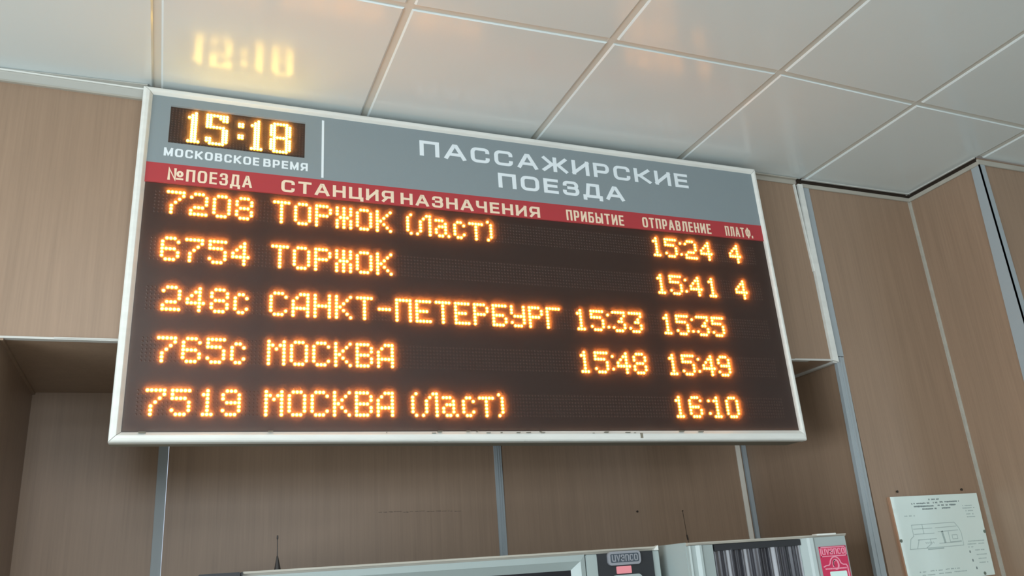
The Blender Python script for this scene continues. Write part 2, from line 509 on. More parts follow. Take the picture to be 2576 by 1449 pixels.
# ------------------------------------------------------------------ perimeter angles of the ceiling
t6 = structure('trim_6', 'wide white wall angle under the ceiling left of the departure board', 'trim')
def run(name, m, pts0, pts1, parent):
    """extrude a closed polygon between two cross sections of equal length"""
    n = len(pts0)
    mb = MB()
    mb.grid(list(pts0) + list(pts1), [(i, (i + 1) % n, n + (i + 1) % n, n + i) for i in range(n)] +
            [tuple(range(n)), tuple(reversed(range(n, 2 * n)))])
    return mb.obj(name, m, parent)
def sec(x, yl, zb, yb=.6035):      # L shelf and leg
    return [(x, yl, -.0015), (x, yl, -.005), (x, YW - .0135, -.0062), (x, YW - .0095, -.0145), (x, YW - .0065, -.034),
            (x, YW - .0065, zb), (x, YW, zb), (x, YW, -.0015)]
run('wall_angle', M_ANGLE, sec(-4.0, .60, -.037), sec(-1.02, .594, -.0365), t6)
run('wall_angle', M_ANGLE, sec(-1.02, .594, -.0365), sec(-.632, .572, -.0365), t6)
mb = MB()
mb.tube((-2.5, YW - .0150, -.0085), (-1.0, YW - .0150, -.0085), .0028, .0028, 8)
mb.tube((-1.0, YW - .0150, -.0085), (-.635, YW - .0150, -.0090), .0028, .0030, 8)
mb.obj('bright_lip', M_FRAME, t6)
beam('lower_lip', M_TRIMG, t6, (-4.0, YW - .009, -.0365), (-.632, YW - .009, -.0355), .009, .005)
t7 = structure('trim_7', 'narrow grey wall angle under the ceiling right of the board', 'trim')
mb = MB()
mb.box((-.30, YW - .018, -.006), (1.77, YW, -.0015))
mb.box((-.30, YW - .005, -.024), (1.77, YW, -.006))
mb.obj('wall_angle', M_TRIMG, t7)
mb = MB()
mb.box((1.80, YW - .007, -.034), (XS, YW, -.017), 0, .001)
mb.box((XS - .007, YP, -.034), (XS, YW, -.017), 0, .001)
mb.box((XS - .007, YP - .007, -.032), (RX1, YP, -.010), 0, .001)
mb.obj('wall_angle', M_TRIMG, t7)
mb = MB()
mb.box((1.78, YW - .003, -.017), (XS - .003, YW - .0001, .008))
mb.box((XS - .003, YP + .002, -.017), (XS - .0001, YW, .008))
mb.obj('shadow_gap', M_GAP, t7)
mb = MB()
mb.box((XR, YW - .016, -.0035), (XS - .004, YW - .009, -.0005))
mb.box((XS - .016, YP, -.0035), (XS - .009, YW, -.0005))
mb.obj('bright_lip', M_PROF, t7)

# ------------------------------------------------------------------ stroke lettering
def arcpts(cx_, cy_, rx_, ry_, a0, a1, n=6):
    return [(cx_ + rx_ * math.cos(math.radians(a0 + (a1 - a0) * i / n)), cy_ + ry_ * math.sin(math.radians(a0 + (a1 - a0) * i / n))) for i in range(n + 1)]
RXc, RYc = .26, .30
def rc(x, y, qx, qy, rx_=RXc, ry_=RYc, rev=False):
    """rounded corner at (x,y); qx,qy = direction from the corner to the arc centre"""
    cx_, cy_ = x + qx * rx_, y + qy * ry_
    a = {(1, -1): (180, 90), (-1, -1): (90, 0), (-1, 1): (0, -90), (1, 1): (270, 180)}[(qx, qy)]
    p = arcpts(cx_, cy_, rx_, ry_, a[0], a[1])
    return p[::-1] if rev else p
def tl(x, y, r=False, a=RXc, b=RYc): return rc(x, y, 1, -1, a, b, r)
def tr(x, y, r=False, a=RXc, b=RYc): return rc(x, y, -1, -1, a, b, r)
def br(x, y, r=False, a=RXc, b=RYc): return rc(x, y, -1, 1, a, b, r)
def bl(x, y, r=False, a=RXc, b=RYc): return rc(x, y, 1, 1, a, b, r)
ring = tl(0, 1) + tr(1, 1) + br(1, 0) + bl(0, 0)
GL = {
 'П': (1.0, [[(0, 0), (0, 1), (1, 1), (1, 0)]]),
 'А': (1.12, [[(0, 0), (.44, 1), (.56, 1), (1, 0)], [(.17, .28), (.83, .28)]]),
 'С': (1.0, [[(1, .79)] + tr(1, 1, True, .22, .19) + tl(0, 1, True) + bl(0, 0, True) + br(1, 0, True, .22, .19) + [(1, .21)]]),
 'Ж': (1.45, [[(.5, 0), (.5, 1)], [(.02, 1), (.36, .5), (0, 0)], [(.98, 1), (.64, .5), (1, 0)], [(.36, .5), (.64, .5)]]),
 'И': (1.0, [[(0, 1), (0, 0)], [(0, .04), (1, .96)], [(1, 1), (1, 0)]]),
 'Р': (.94, [[(0, 0), (0, 1)], [(.02, 1)] + tr(1, 1, False, .26, .28) + br(1, .38, False, .26, .28) + [(0, .38)]]),
 'К': (1.02, [[(0, 0), (0, 1)], [(0, .5), (.3, .5)], [(.95, 1), (.3, .5), (1, 0)]]),
 'Е': (.85, [[(1, 1), (0, 1), (0, 0), (1, 0)], [(0, .51), (.92, .51)]]),
 'О': (1.05, [ring + [ring[0]]]),
 'З': (.97, [[(.03, .80)] + tl(.03, 1, False, .22, .18) + tr(.95, 1, False, .22, .24) + br(.95, .53, False, .2, .22) + [(.36, .53)],
             [(.36, .53)] + tr(1, .53, False, .22, .24) + br(1, 0, False, .24, .26) + bl(0, 0, False, .22, .18) + [(0, .20)]]),
 'Д': (1.1, [[(-.04, -.22), (-.04, 0), (1.04, 0), (1.04, -.22)], [(.12, 0), (.24, 1), (.86, 1), (.86, 0)]]),
 'М': (1.15, [[(0, 0), (0, 1)], [(.02, 1), (.5, .06), (.98, 1)], [(1, 1), (1, 0)]]),
 'В': (.98, [[(0, 0), (0, 1)], [(.02, 1)] + tr(.94, 1, False, .2, .22) + br(.94, .53, False, .2, .22) + [(0, .53)],
             [(0, .53)] + tr(1, .53, False, .22, .24) + br(1, 0, False, .22, .24) + [(.02, 0)]]),
 'Я': (.98, [[(1, 0), (1, 1)], [(.98, 1)] + tl(0, 1, True, .26, .28) + bl(0, .40, True, .26, .28) + [(1, .40)], [(.45, .40), (.02, 0)]]),
 '№': (1.75, [[(0, 0), (0, 1), (.46, 0), (.46, 1)], arcpts(.82, .56, .17, .22, 0, 360, 16), [(.64, .08), (1, .08)]]),
 'Т': (1.0, [[(0, 1), (1, 1)], [(.5, 1), (.5, 0)]]),
 'Н': (1.0, [[(0, 0), (0, 1)], [(1, 0), (1, 1)], [(0, .5), (1, .5)]]),
 'Ц': (1.08, [[(0, 1), (0, 0), (1.06, 0), (1.06, -.22)], [(.9, 1), (.9, 0)]]),
 'Ч': (.96, [[(0, 1)] + bl(0, .42, True, .25, .26) + [(1, .42)], [(1, 1), (1, 0)]]),
 'Б': (.95, [[(.92, 1), (0, 1), (0, 0)], [(.02, 0)] + br(1, 0, True, .24, .26) + tr(1, .56, True, .24, .26) + [(0, .56)]]),
 'Ы': (1.3, [[(0, 1), (0, 0)], [(.02, 0)] + br(.66, 0, True, .2, .26) + tr(.66, .56, True, .2, .26) + [(0, .56)], [(1, 1), (1, 0)]]),
 'Л': (1.06, [[(0, 0), (.10, .03), (.2, .4), (.24, 1), (1, 1), (1, 0)]]),
 'Ф': (1.3, [[(.5, -.05), (.5, 1.05)], tl(0, .86, False, .25, .28) + tr(1, .86, False, .25, .28) + br(1, .16, False, .25, .28) + bl(0, .16, False, .25, .28) + [(0, .58)]]),
 '.': (.22, [[(.5, -.02), (.5, .14)]]),
 'u': (1, [[(0, 1)] + bl(0, 0, True) + br(1, 0, True) + [(1, 1)], [(1, .3), (1, 0)]]),
 'v': (1, [[(0, 1), (.5, 0), (1, 1)]]),
 'e': (1, [[(0, .5), (1, .5)] + tr(1, 1, True) + tl(0, 1, True) + bl(0, 0, True) + br(1, 0, True) + [(1, .1)]]),
 'n': (1, [[(0, 0), (0, 1)], [(0, .6)] + tl(0, 1) + tr(1, 1) + [(1, 0)]]),
 'c': (1, [[(1, .75)] + tr(1, 1, True) + tl(0, 1, True) + bl(0, 0, True) + br(1, 0, True) + [(1, .25)]]),
 'o': (1, [ring + [ring[0]]]),
}
def stroke(mb, pts, tx, ty, place, depth):
    """pts in metres (right, up); elliptical pen tx by ty; place maps (a, b, d) to 3D"""
    q = [(p[0] / tx, p[1] / ty) for p in pts]
    qq = [q[0]]
    for p in q[1:]:
        if math.hypot(p[0] - qq[-1][0], p[1] - qq[-1][1]) > 1e-4: qq.append(p)
    q = qq
    if len(q) < 2: return
    closed = math.hypot(q[0][0] - q[-1][0], q[0][1] - q[-1][1]) < 1e-3
    n = len(q)
    d = []
    for i in range(n - 1):
        L = math.hypot(q[i + 1][0] - q[i][0], q[i + 1][1] - q[i][1])
        d.append(((q[i + 1][0] - q[i][0]) / L, (q[i + 1][1] - q[i][1]) / L))
    Lp, Rp = [], []
    for i in range(n):
        a = d[i - 1] if i > 0 else (d[-1] if closed else d[0])
        b = d[i] if i < n - 1 else (d[0] if closed else d[-1])
        nx, ny = -(a[1] + b[1]), a[0] + b[0]
        L = math.hypot(nx, ny)
        if L < 1e-6: nx, ny, L = -a[1], a[0], 1
        nx, ny = nx / L, ny / L
        c = max(nx * -a[1] + ny * a[0], .45)
        k = .5 / c
        p = list(q[i])
        if not closed and i == 0: p = [p[0] - d[0][0] * .5, p[1] - d[0][1] * .5]
        if not closed and i == n - 1: p = [p[0] + d[-1][0] * .5, p[1] + d[-1][1] * .5]
        Lp.append((p[0] + nx * k, p[1] + ny * k)); Rp.append((p[0] - nx * k, p[1] - ny * k))
    for i in range(n - 1):
        c4 = [Rp[i], Rp[i + 1], Lp[i + 1], Lp[i]]
        mb.hexa([place(x * tx, y * ty, 0) for x, y in c4] + [place(x * tx, y * ty, depth) for x, y in c4])
def word(mb, text, a0, a1, top, h, tx, ty, place, depth=.0006, gap=.24):
    """letters of text between a0 and a1 (metres); cap top at `top`, cap height h"""
    ws_ = [GL[c][0] for c in text]
    tot = sum(ws_) + gap * (len(text) - 1)
    k = (a1 - a0) / tot
    x = a0
    for c, ww in zip(text, ws_):
        W = ww * k
        for s in GL[c][1]:
            q_ = .00006 * (GL[c][1].index(s) + 1)
            pl_ = (lambda a, b, d, q_=q_: place(a, b, d + q_))
            pts = [(x + tx / 2 + p[0] * (W - tx), top - h + ty / 2 + p[1] * (h - ty)) for p in s]
            stroke(mb, pts, tx, ty, pl_, depth)
        x += W + gap * k

# ------------------------------------------------------------------ the departure board
bo = empty('departure_board', (-0.6415, 0.5501, -0.019))
ex = Vector((0.9998, -0.0177, -0.0064)).normalized()
ez = Vector((0.0067, 0.0164, 0.9998)); ez = (ez - ex * ez.dot(ex)).normalized()
ey = ez.cross(ex)
bo.rotation_mode = 'XYZ'
bo.rotation_euler = Matrix((ex, ey, ez)).transposed().to_euler()
tag(bo, 'large grey and red station departure board with glowing amber rows', 'departure board')
O3 = Vector((-0.6415, 0.5501, -0.019))
def to_local(p): d = Vector(p) - O3; return (d.dot(ex), d.dot(ey), d.dot(ez))
BW, BH = 2.1437, 1.039
DF = .012            # depth of the face behind the frame ridge
def B(name): return MB(room=False)
# casing: reaches back to the wall plane
mb = MB(room=False)
e = .0012
fr4 = [(e, .0165, -e), (BW - e, .0165, -e), (BW - e, .0165, -BH + e), (e, .0165, -BH + e)]
bk4 = []
for q in fr4:
    Pw = O3 + ex * q[0] + ey * q[1] + ez * q[2]
    bk4.append(to_local((Pw.x, YW - .001, Pw.z)))
mb.hexa(fr4 + bk4)
mb.obj('casing', M_CASE, bo)
# mitred frame rails
oc4 = [(0, 0), (BW, 0), (BW, -BH), (0, -BH)]
ic4 = [(.0285, -.0240), (2.1255, -.0225), (2.1235, -1.0030), (.0275, -1.0118)]
prof = [(0.0, .030), (0.0, .0085), (.05, .0045), (.16, .0012), (.34, .0), (.62, .0004), (.70, .0022), (1.0, DF + .0005), (1.0, .030)]
for k in range(4):
    A, Bq = oc4[k], oc4[(k + 1) % 4]
    a, b = ic4[k], ic4[(k + 1) % 4]
    mb = MB(room=False)
    L = math.hypot(Bq[0] - A[0], Bq[1] - A[1])
    dx, dz = (Bq[0] - A[0]) / L * .0008, (Bq[1] - A[1]) / L * .0008
    s0, s1 = [], []
    for s, t in prof:
        s0.append((A[0] + (a[0] - A[0]) * s + dx, t, A[1] + (a[1] - A[1]) * s + dz))
        s1.append((Bq[0] + (b[0] - Bq[0]) * s - dx, t, Bq[1] + (b[1] - Bq[1]) * s - dz))
    n = len(prof)
    mb.grid(s0 + s1, [(i, (i + 1) % n, n + (i + 1) % n, n + i) for i in range(n)] + [tuple(range(n)), tuple(reversed(range(n, 2 * n)))])
    mb.obj('frame_rail', M_FRAME, bo)
# scuffs along the lower rail where the enamel is rubbed off
mb = MB(room=False)
for _ in range(46):
    x = random.choice((random.uniform(.95, 1.75), random.uniform(.06, 2.08)))
    wdt = random.uniform(.002, .018)
    zz = -BH + random.choice((.0010, .0016, .024, .028)) + random.uniform(-.0005, .0015)
    zz2 = random.uniform(.0006, .0022)
    mb.box((x, -.0006 if zz > -BH + .006 else .0052, zz), (x + wdt, .010, zz + zz2))
mb.box((1.500, -.0004, -BH + .008), (1.509, .004, -BH + .024))
scf = mb.obj('paint_scuff', M_CASE, bo)
scf['kind'] = 'stuff'
# face panels
def quadpanel(name, m, c4, y0, y1, label=None):
    mb = MB(room=False)
    mb.hexa([(x, y0, z) for x, z in c4] + [(x, y1, z) for x, z in c4])
    o = mb.obj(name, m, bo)
    if label: o['label'] = label
    return o
def redz(u, top): return (-.2437 + (u - .033) / 2.09 * .0062) if top else (-.3068 + (u - .033) / 2.09 * .0062)
ul, ur = .022, 2.130
# header with the clock opening: four pieces joined in one panel
ck = (.0776, .4618, -.0545, -.1745)
mb = MB(room=False)
def hp(x0, x1, z0, z1l, z1r=None):
    z1r = z1l if z1r is None else z1r
    mb.hexa([(x0, DF - .002, z0), (x1, DF - .002, z0), (x1, DF - .002, z1r), (x0, DF - .002, z1l)] +
            [(x0, DF + .002, z0), (x1, DF + .002, z0), (x1, DF + .002, z1r), (x0, DF + .002, z1l)])
hp(ul, ck[0], -.018, redz(ul, 1), redz(ck[0], 1))
hp(ck[0], ck[1], -.018, ck[2])
hp(ck[0], ck[1], ck[3], redz(ck[0], 1), redz(ck[1], 1))
hp(ck[1], ur, -.018, redz(ck[1], 1), redz(ur, 1))
mb.obj('header_panel', M_HEAD, bo)
quadpanel('red_band', M_RED, [(ul, redz(ul, 1)), (ur, redz(ur, 1)), (ur, redz(ur, 0)), (ul, redz(ul, 0))], DF - .0025, DF + .002,
          'crimson heading band with cream column titles')
quadpanel('display_panel', M_DISP, [(ul, redz(ul, 0) + .002), (ur, redz(ur, 0) + .002), (ur, -1.012), (ul, -1.020)], DF, DF + .003,
          'dark amber-lit LED field')
quadpanel('clock_panel', M_DISP, [(ck[0] - .002, ck[2] + .002), (ck[1] + .002, ck[2] + .002), (ck[1] + .002, ck[3] - .002), (ck[0] - .002, ck[3] - .002)], DF, DF + .003,
          'small dark clock display')
mb = MB(room=False)
mb.box((.5125, DF - .0028, -.2355), (.5195, DF - .0015, -.0345))
mb.obj('divider_line', M_LET_W, bo)
def place_head(a, b, d): return (a, DF - .0021 - .0006 + d, b)
def place_red(a, b, d): return (a, DF - .0026 - .0006 + d, b)
def wordobj(name, text, a0, a1, top, h, tx, ty, m, place, label, gap=.24):
    mb = MB(room=False)
    word(mb, text, a0, a1, top, h, tx, ty, place, .0008, gap)
    o = mb.obj(name, m, bo); o['label'] = label
wordobj('lettering', 'ПАССАЖИРСКИЕ', .8240, 1.8340, -.0600, .0560, .0138, .0105, M_LET_W, place_head, 'large white word ПАССАЖИРСКИЕ', .26)
wordobj('lettering', 'ПОЕЗДА', 1.0890, 1.5590, -.1455, .0545, .0138, .0105, M_LET_W, place_head, 'large white word ПОЕЗДА', .26)
wordobj('lettering', 'МОСКОВСКОЕ', .0690, .3307, -.1925, .0265, .0062, .0048, M_LET_W, place_head, 'small white word МОСКОВСКОЕ', .26)
wordobj('lettering', 'ВРЕМЯ', .3425, .4720, -.1925, .0265, .0062, .0048, M_LET_W, place_head, 'small white word ВРЕМЯ', .26)
wordobj('lettering', '№ПОЕЗДА', .0840, .3130, -.2565, .0385, .0070, .0054, M_LET_C, place_red, 'cream title №ПОЕЗДА', .28)
wordobj('lettering', 'СТАНЦИЯ', .3962, .7355, -.2568, .0395, .0096, .0070, M_LET_C, place_red, 'cream title word СТАНЦИЯ', .26)
wordobj('lettering', 'НАЗНАЧЕНИЯ', .7570, 1.2290, -.2585, .0390, .0096, .0070, M_LET_C, place_red, 'cream title word НАЗНАЧЕНИЯ', .26)
wordobj('lettering', 'ПРИБЫТИЕ', 1.3260, 1.5440, -.2565, .0390, .0066, .0056, M_LET_C, place_red, 'cream title ПРИБЫТИЕ', .3)
wordobj('lettering', 'ОТПРАВЛЕНИЕ', 1.6180, 1.9000, -.2540, .0390, .0066, .0056, M_LET_C, place_red, 'cream title ОТПРАВЛЕНИЕ', .3)
wordobj('lettering', 'ПЛАТФ.', 1.9620, 2.0800, -.2545, .0385, .0056, .0052, M_LET_C, place_red, 'cream title ПЛАТФ.', .3)

# acrylic sheets added before the LED fields: amber scatter imitates the glow halo
def acrylic(HALO):
    m = bpy.data.materials.new('halo_acrylic')
    m.use_nodes = True
    nt = m.node_tree
    nt.nodes.clear()
    out = nt.nodes.new('ShaderNodeOutputMaterial')
    tp = nt.nodes.new('ShaderNodeBsdfTransparent')
    tr_ = nt.nodes.new('ShaderNodeBsdfTranslucent'); tr_.inputs[0].default_value = (1, .58, .42, 1)
    df = nt.nodes.new('ShaderNodeBsdfDiffuse'); df.inputs[0].default_value = (.8, .8, .8, 1)
    m1 = nt.nodes.new('ShaderNodeMixShader'); m1.inputs[0].default_value = .03
    m2 = nt.nodes.new('ShaderNodeMixShader'); m2.inputs[0].default_value = HALO
    nt.links.new(tr_.outputs[0], m1.inputs[1]); nt.links.new(df.outputs[0], m1.inputs[2])
    nt.links.new(tp.outputs[0], m2.inputs[1]); nt.links.new(m1.outputs[0], m2.inputs[2])
    nt.links.new(m2.outputs[0], out.inputs[0])
    return m
M_ACR = acrylic(.13)
M_ACR2 = acrylic(.07)
quadpanel('halo_sheet', M_ACR, [(ul + .008, redz(ul, 0) - .001), (ur - .008, redz(ur, 0) - .001), (ur - .008, -1.004), (ul + .008, -1.0105)], DF - .0105, DF - .0103,
          'added acrylic sheet giving the LED rows a halo')
quadpanel('clock_halo_sheet', M_ACR2, [(ck[0], ck[2]), (ck[1], ck[2]), (ck[1], ck[3]), (ck[0], ck[3])], DF - .0105, DF - .0103,
          'added acrylic sheet giving the clock a halo')
# ---- LED matrices
F = {
 '0': '.###. #...# #...# #...# #...# #...# .###.', '1': '.#. ##. .#. .#. .#. .#. ###',
 '2': '.###. #...# ....# ....# .###. #.... #####'.replace('....# .###.', '....# .###.'),
 '3': '##### ....# ...#. ..##. ....# #...# .###.', '4': '...#. ..##. .#.#. #..#. ##### ...#. ...#.',
 '5': '##### #.... ####. ....# ....# #...# .###.', '6': '.###. #...# #.... ####. #...# #...# .###.',
 '7': '##### ....# ...#. ..#.. .#... .#... .#...', '8': '.###. #...# #...# .###. #...# #...# .###.',
 '9': '.###. #...# #...# .#### ....# #...# .###.', ':': '. # . . . # .', '-': '.... .... .... #### .... .... ....',
 '(': '.# #. #. #. #. #. .#', ')': '#. .# .# .# .# .# #.',
 'Т': '##### ..#.. ..#.. ..#.. ..#.. ..#.. ..#..', 'О': '.###. #...# #...# #...# #...# #...# .###.',
 'Р': '####. #...# #...# ####. #.... #.... #....', 'Ж': '#.#.# #.#.# #.#.# .###. #.#.# #.#.# #.#.#',
 'К': '#...# #..#. #.#.. ##... #.#.. #..#. #...#', 'Л': '...## ..#.# .#..# .#..# .#..# .#..# #...#',
 'а': '..... ###.. ...#. .###. #..#. #..#. .##.#', 'с': '.... .##. #..# #... #... #..# .##.',
 'т': '..... ##### ..#.. ..#.. ..#.. ..#.. ..#..', 'С': '.###. #...# #.... #.... #.... #...# .###.',
 'А': '..### .#..# #...# #...# ##### #...# #...#', 'Н': '#...# #...# #...# ##### #...# #...# #...#',
 'П': '##### #...# #...# #...# #...# #...# #...#', 'Е': '##### #.... #.... ####. #.... #.... #####',
 'Б': '##### #.... #.... ####. #...# #...# ####.', 'У': '#...# #...# #...# .#### ....# #...# .###.',
 'Г': '##### #.... #.... #.... #.... #.... #....', 'М': '#...# ##.## #.#.# #...# #...# #...# #...#',
 'В': '####. #...# #...# ####. #...# #...# ####.',
}
CK = {
 '1': '..#. .##. ###. .##. .##. .##. .##. .##. .##. .##. .##. .##. ####',
 '5': '####### ##..### ##...## ##..... ##..... ######. .....## .....## .....## .....## ##...## ##...## .#####.',
 ':': '.. .. ## ## .. .. .. ## ## .. .. .. ..',
 '8': '.#####. ##...## ##...## ##...## ##...## ##...## .#####. ##...## ##...## ##...## ##...## ##...## .#####.',
}
DU, DV = .01012, .01045
def dome(mb, x, z, y0, r, h, m_in, m_out, n=8):
    rings = [(r, 0), (r * .90, h * .55), (r * .78, h * .82)]
    vs = []
    for rr, hh in rings:
        for i in range(n):
            t = 2 * math.pi * (i + .5) / n
            vs.append((x + rr * math.cos(t), y0 - hh, z + rr * math.sin(t)))
    vs.append((x, y0 - h, z))
    f1 = [(i, (i + 1) % n, n + (i + 1) % n, n + i) for i in range(n)]
    f2 = [(n + i, n + (i + 1) % n, 2 * n + (i + 1) % n, 2 * n + i) for i in range(n)]
    f3 = [(2 * n + i, 2 * n + (i + 1) % n, 3 * n) for i in range(n)]
    k = len(mb.v)
    mb.grid(vs, f1 + f2, m_out)
    mb.f += [tuple(i + k for i in f) for f in f3 + []]; mb.mi += [m_in] * len(f3)
def cone_in(mb): pass
glyph_cache = {}
def led_char(ch, font, du, dv, r, h, mats, parent, x, z, slope):
    key = (ch, du)
    if key not in glyph_cache:
        mb = MB(room=False)
        for ri, row in enumerate(font[ch].split(' ')):
            for ci, c in enumerate(row):
                if c == '#':
                    dome(mb, ci * du, -ri * dv, 0, r, h, 0, 1)
        me = mb.mesh('led_character')
        for m in mats: me.materials.append(m)
        glyph_cache[key] = me
    o = bpy.data.objects.new('led_character', glyph_cache[key])
    C.objects.link(o)
    o.parent = parent
    o['kind'] = 'stuff'
    o.location = (x, DF, z)
    o.rotation_euler = (0, -math.atan(slope), 0)
    return o
# rows: (v at u=.09, slope, [(text, u of column 0 of each character ...)])
def seq(text, u0, widths=None):
    out = []; u = u0
    for ch in text:
        if ch == ' ': u += DU * 3; continue
        out.append((ch, u)); u += (len(F[ch].split(' ')[0]) + 1) * DU
    return out
rows = [
 (.3322, .0000, [(c, .0903 + i * .0614) for i, c in enumerate('7208')] + seq('ТОРЖОК', .3788) +
   seq('(Ласт)', .7775) + [('1', 1.6508), ('5', 1.6985), (':', 1.7590), ('2', 1.7790), ('4', 1.8430), ('4', 1.9655)]),
 (.4745, .0021, [(c, .0860 + i * .0614) for i, c in enumerate('6754')] + seq('ТОРЖОК', .3780) +
   [('1', 1.6480), ('5', 1.6963), (':', 1.7565), ('4', 1.7770), ('1', 1.8535), ('4', 1.9655)]),
 (.6185, .0019, [(c, .0985 + i * .0614) for i, c in enumerate('248с')] + seq('САНКТ', .3780) + [('-', .6850)] +
   seq('ПЕТЕРБУРГ', .7372) + [('1', 1.3290), ('5', 1.3780), (':', 1.4380), ('3', 1.4570), ('3', 1.5185)] +
   [('1', 1.6500), ('5', 1.6990), (':', 1.7590), ('3', 1.7790), ('5', 1.8415)]),
 (.7620, .0042, [(c, .0965 + i * .0614) for i, c in enumerate('765с')] + seq('МОСКВА', .3765) +
   [('1', 1.3275), ('5', 1.3765), (':', 1.4375), ('4', 1.4560), ('8', 1.5160)] +
   [('1', 1.6500), ('5', 1.6990), (':', 1.7600), ('4', 1.7790), ('9', 1.8395)]),
 (.9035, .0041, [('7', .0800), ('5', .1403), ('1', .2160), ('9', .2645)] + seq('МОСКВА', .3740) +
   seq('(Ласт)', .7775) + [('1', 1.6520), ('6', 1.7030), (':', 1.7760), ('1', 1.7965), ('0', 1.8465)]),
]
for (v0, sl, chars) in rows:
    rw = MB(room=False)
    u0, u1 = .058, 2.085
    nu = int((u1 - u0) / DU)
    for c in range(nu):
        for r_ in range(-0, 7):
            u = u0 + c * DU
            z = -(v0 - (u - .09) * sl) - r_ * DV
            rr = .0036
            vs = [(u - rr, DF, z), (u, DF, z - rr), (u + rr, DF, z), (u, DF, z + rr), (u, DF - .0012, z)]
            rw.grid(vs, [(0, 1, 4), (1, 2, 4), (2, 3, 4), (3, 0, 4)])
    ro = rw.obj('display_row', M_LEDOFF, bo)
    ro['kind'] = 'stuff'
    for ch, u in chars:
        led_char(ch, F, DU, DV, .0054, .0042, (M_LED1, M_LED2), bo, u, -(v0 - (u - .09) * sl), sl)
CU, CV = .00905, .00785
for ch, u, v in (('1', .1300, .0680), ('5', .1800, .0675), (':', .2700, .0695), ('1', .3065, .0690), ('8', .3620, .0690)):
    led_char(ch, CK, CU, CV, .0050, .0038, (M_CLK1, M_CLK2), bo, u, -v, 0)
mb = MB(room=False)
for c in range(42):
    for r_ in range(-1, 14):
        u, z, rr = .0845 + c * CU, -.0688 - r_ * CV, .0030
        mb.grid([(u - rr, DF, z), (u, DF, z - rr), (u + rr, DF, z), (u, DF, z + rr), (u, DF - .0010, z)], [(0, 1, 4), (1, 2, 4), (2, 3, 4), (3, 0, 4)])
mb.obj('clock_matrix', M_LEDOFF, bo)['kind'] = 'stuff'

# ------------------------------------------------------------------ vending machine 1 (snacks, behind a big glass door)
def thing(name, loc, label, cat, group=None):
    o = empty(name, loc); tag(o, label, cat, group); return o
V1 = thing('snack_vending_machine', (.155, .70, ZF), 'wide grey green snack vending machine with glass door under the board', 'vending machine')
def part(name, m, par, origin, build, label=None):
    mb = MB(origin=(origin[0], origin[1], origin[2] + H0)); build(mb)
    o = mb.obj(name, m, par)
    if label: o['label'] = label
    return o
o1 = (.155, .70, ZF)
xa, xb, y1, zt = -.430, .738, .300, -1.388
part('cabinet', M_METAL2, V1, o1, lambda b: (b.box((xa + .006, y1 + .03, ZF + .08), (xb - .004, 1.15, zt - .004), 0, .003)))
for lx in (xa + .06, xb - .10):
    for ly in (y1 + .08, 1.05):
        part('leg', M_DARK, V1, o1, lambda b: b.tube((lx + .02, ly, ZF), (lx + .02, ly, ZF + .08), .022, .018, 10))
part('top_trim', M_TRIMG, V1, o1, lambda b: (b.box((-.337, y1 - .002, zt - .005), (xb - .004, y1 + .05, zt), 0, .001), b.box((-.337, y1 + .006, zt - .010), (xb - .004, y1 + .05, zt - .005))), 'thin grey lip along the top edge')
part('side_column', M_BLACK, V1, o1, lambda b: (b.box((xa, y1 - .006, ZF + .1), (-.342, y1 + .03, zt - .0005), 0, .002), b.box((-.3405, y1 - .004, ZF + .1), (-.3375, y1 + .02, zt - .001))), 'dark column at the left end')
# door frame, mitred, sloping inwards
fo = [(-.336, zt - .010), (.5135, zt - .010), (.5135, -3.05), (-.336, -3.05)]
fi = [(-.290, -1.434), (.4795, -1.434), (.4795, -3.0), (-.290, -3.0)]
for k in range(4):
    A, Bq, a, b_ = fo[k], fo[(k + 1) % 4], fi[k], fi[(k + 1) % 4]
    def bld(b, A=A, Bq=Bq, a=a, b_=b_):
        s0 = []; s1 = []
        for s, y in ((0, y1 + .03), (0, y1), (.42, y1 - .004), (.60, y1 + .003), (1, y1 + .018), (1, y1 + .03)):
            s0.append((A[0] + (a[0] - A[0]) * s, y, A[1] + (a[1] - A[1]) * s))
            s1.append((Bq[0] + (b_[0] - Bq[0]) * s, y, Bq[1] + (b_[1] - Bq[1]) * s))
        n = len(s0)
        b.grid(s0 + s1, [(i, (i + 1) % n, n + (i + 1) % n, n + i) for i in range(n)] + [tuple(range(n)), tuple(reversed(range(n, 2 * n)))])
    part('door_rail', M_METAL, V1, o1, bld)
part('glass_pane', M_GLASS, V1, o1, lambda b: b.box((-.292, y1 + .018, -3.0), (.482, y1 + .024, -1.432)))
part('service_column', M_METAL, V1, o1, lambda b: (b.box((.517, y1 - .002, ZF + .1), (xb, y1 + .03, zt - .011), 0, .002)), 'grey column right of the glass door')
part('control_panel', M_BLACK, V1, o1, lambda b: b.box((.548, y1 - .006, -2.3), (.716, y1, -1.3985), 0, .001), 'black control panel')
part('corner_cap', M_FRAME, V1, o1, lambda b: b.hexa([(.722, y1 - .004, -1.398), (.7365, y1 - .004, -1.398), (.7365, y1 - .004, -1.386), (.731, y1 - .004, -1.388)] + [(.722, y1 + .01, -1.398), (.7365, y1 + .01, -1.398), (.7365, y1 + .01, -1.386), (.731, y1 + .01, -1.388)]))
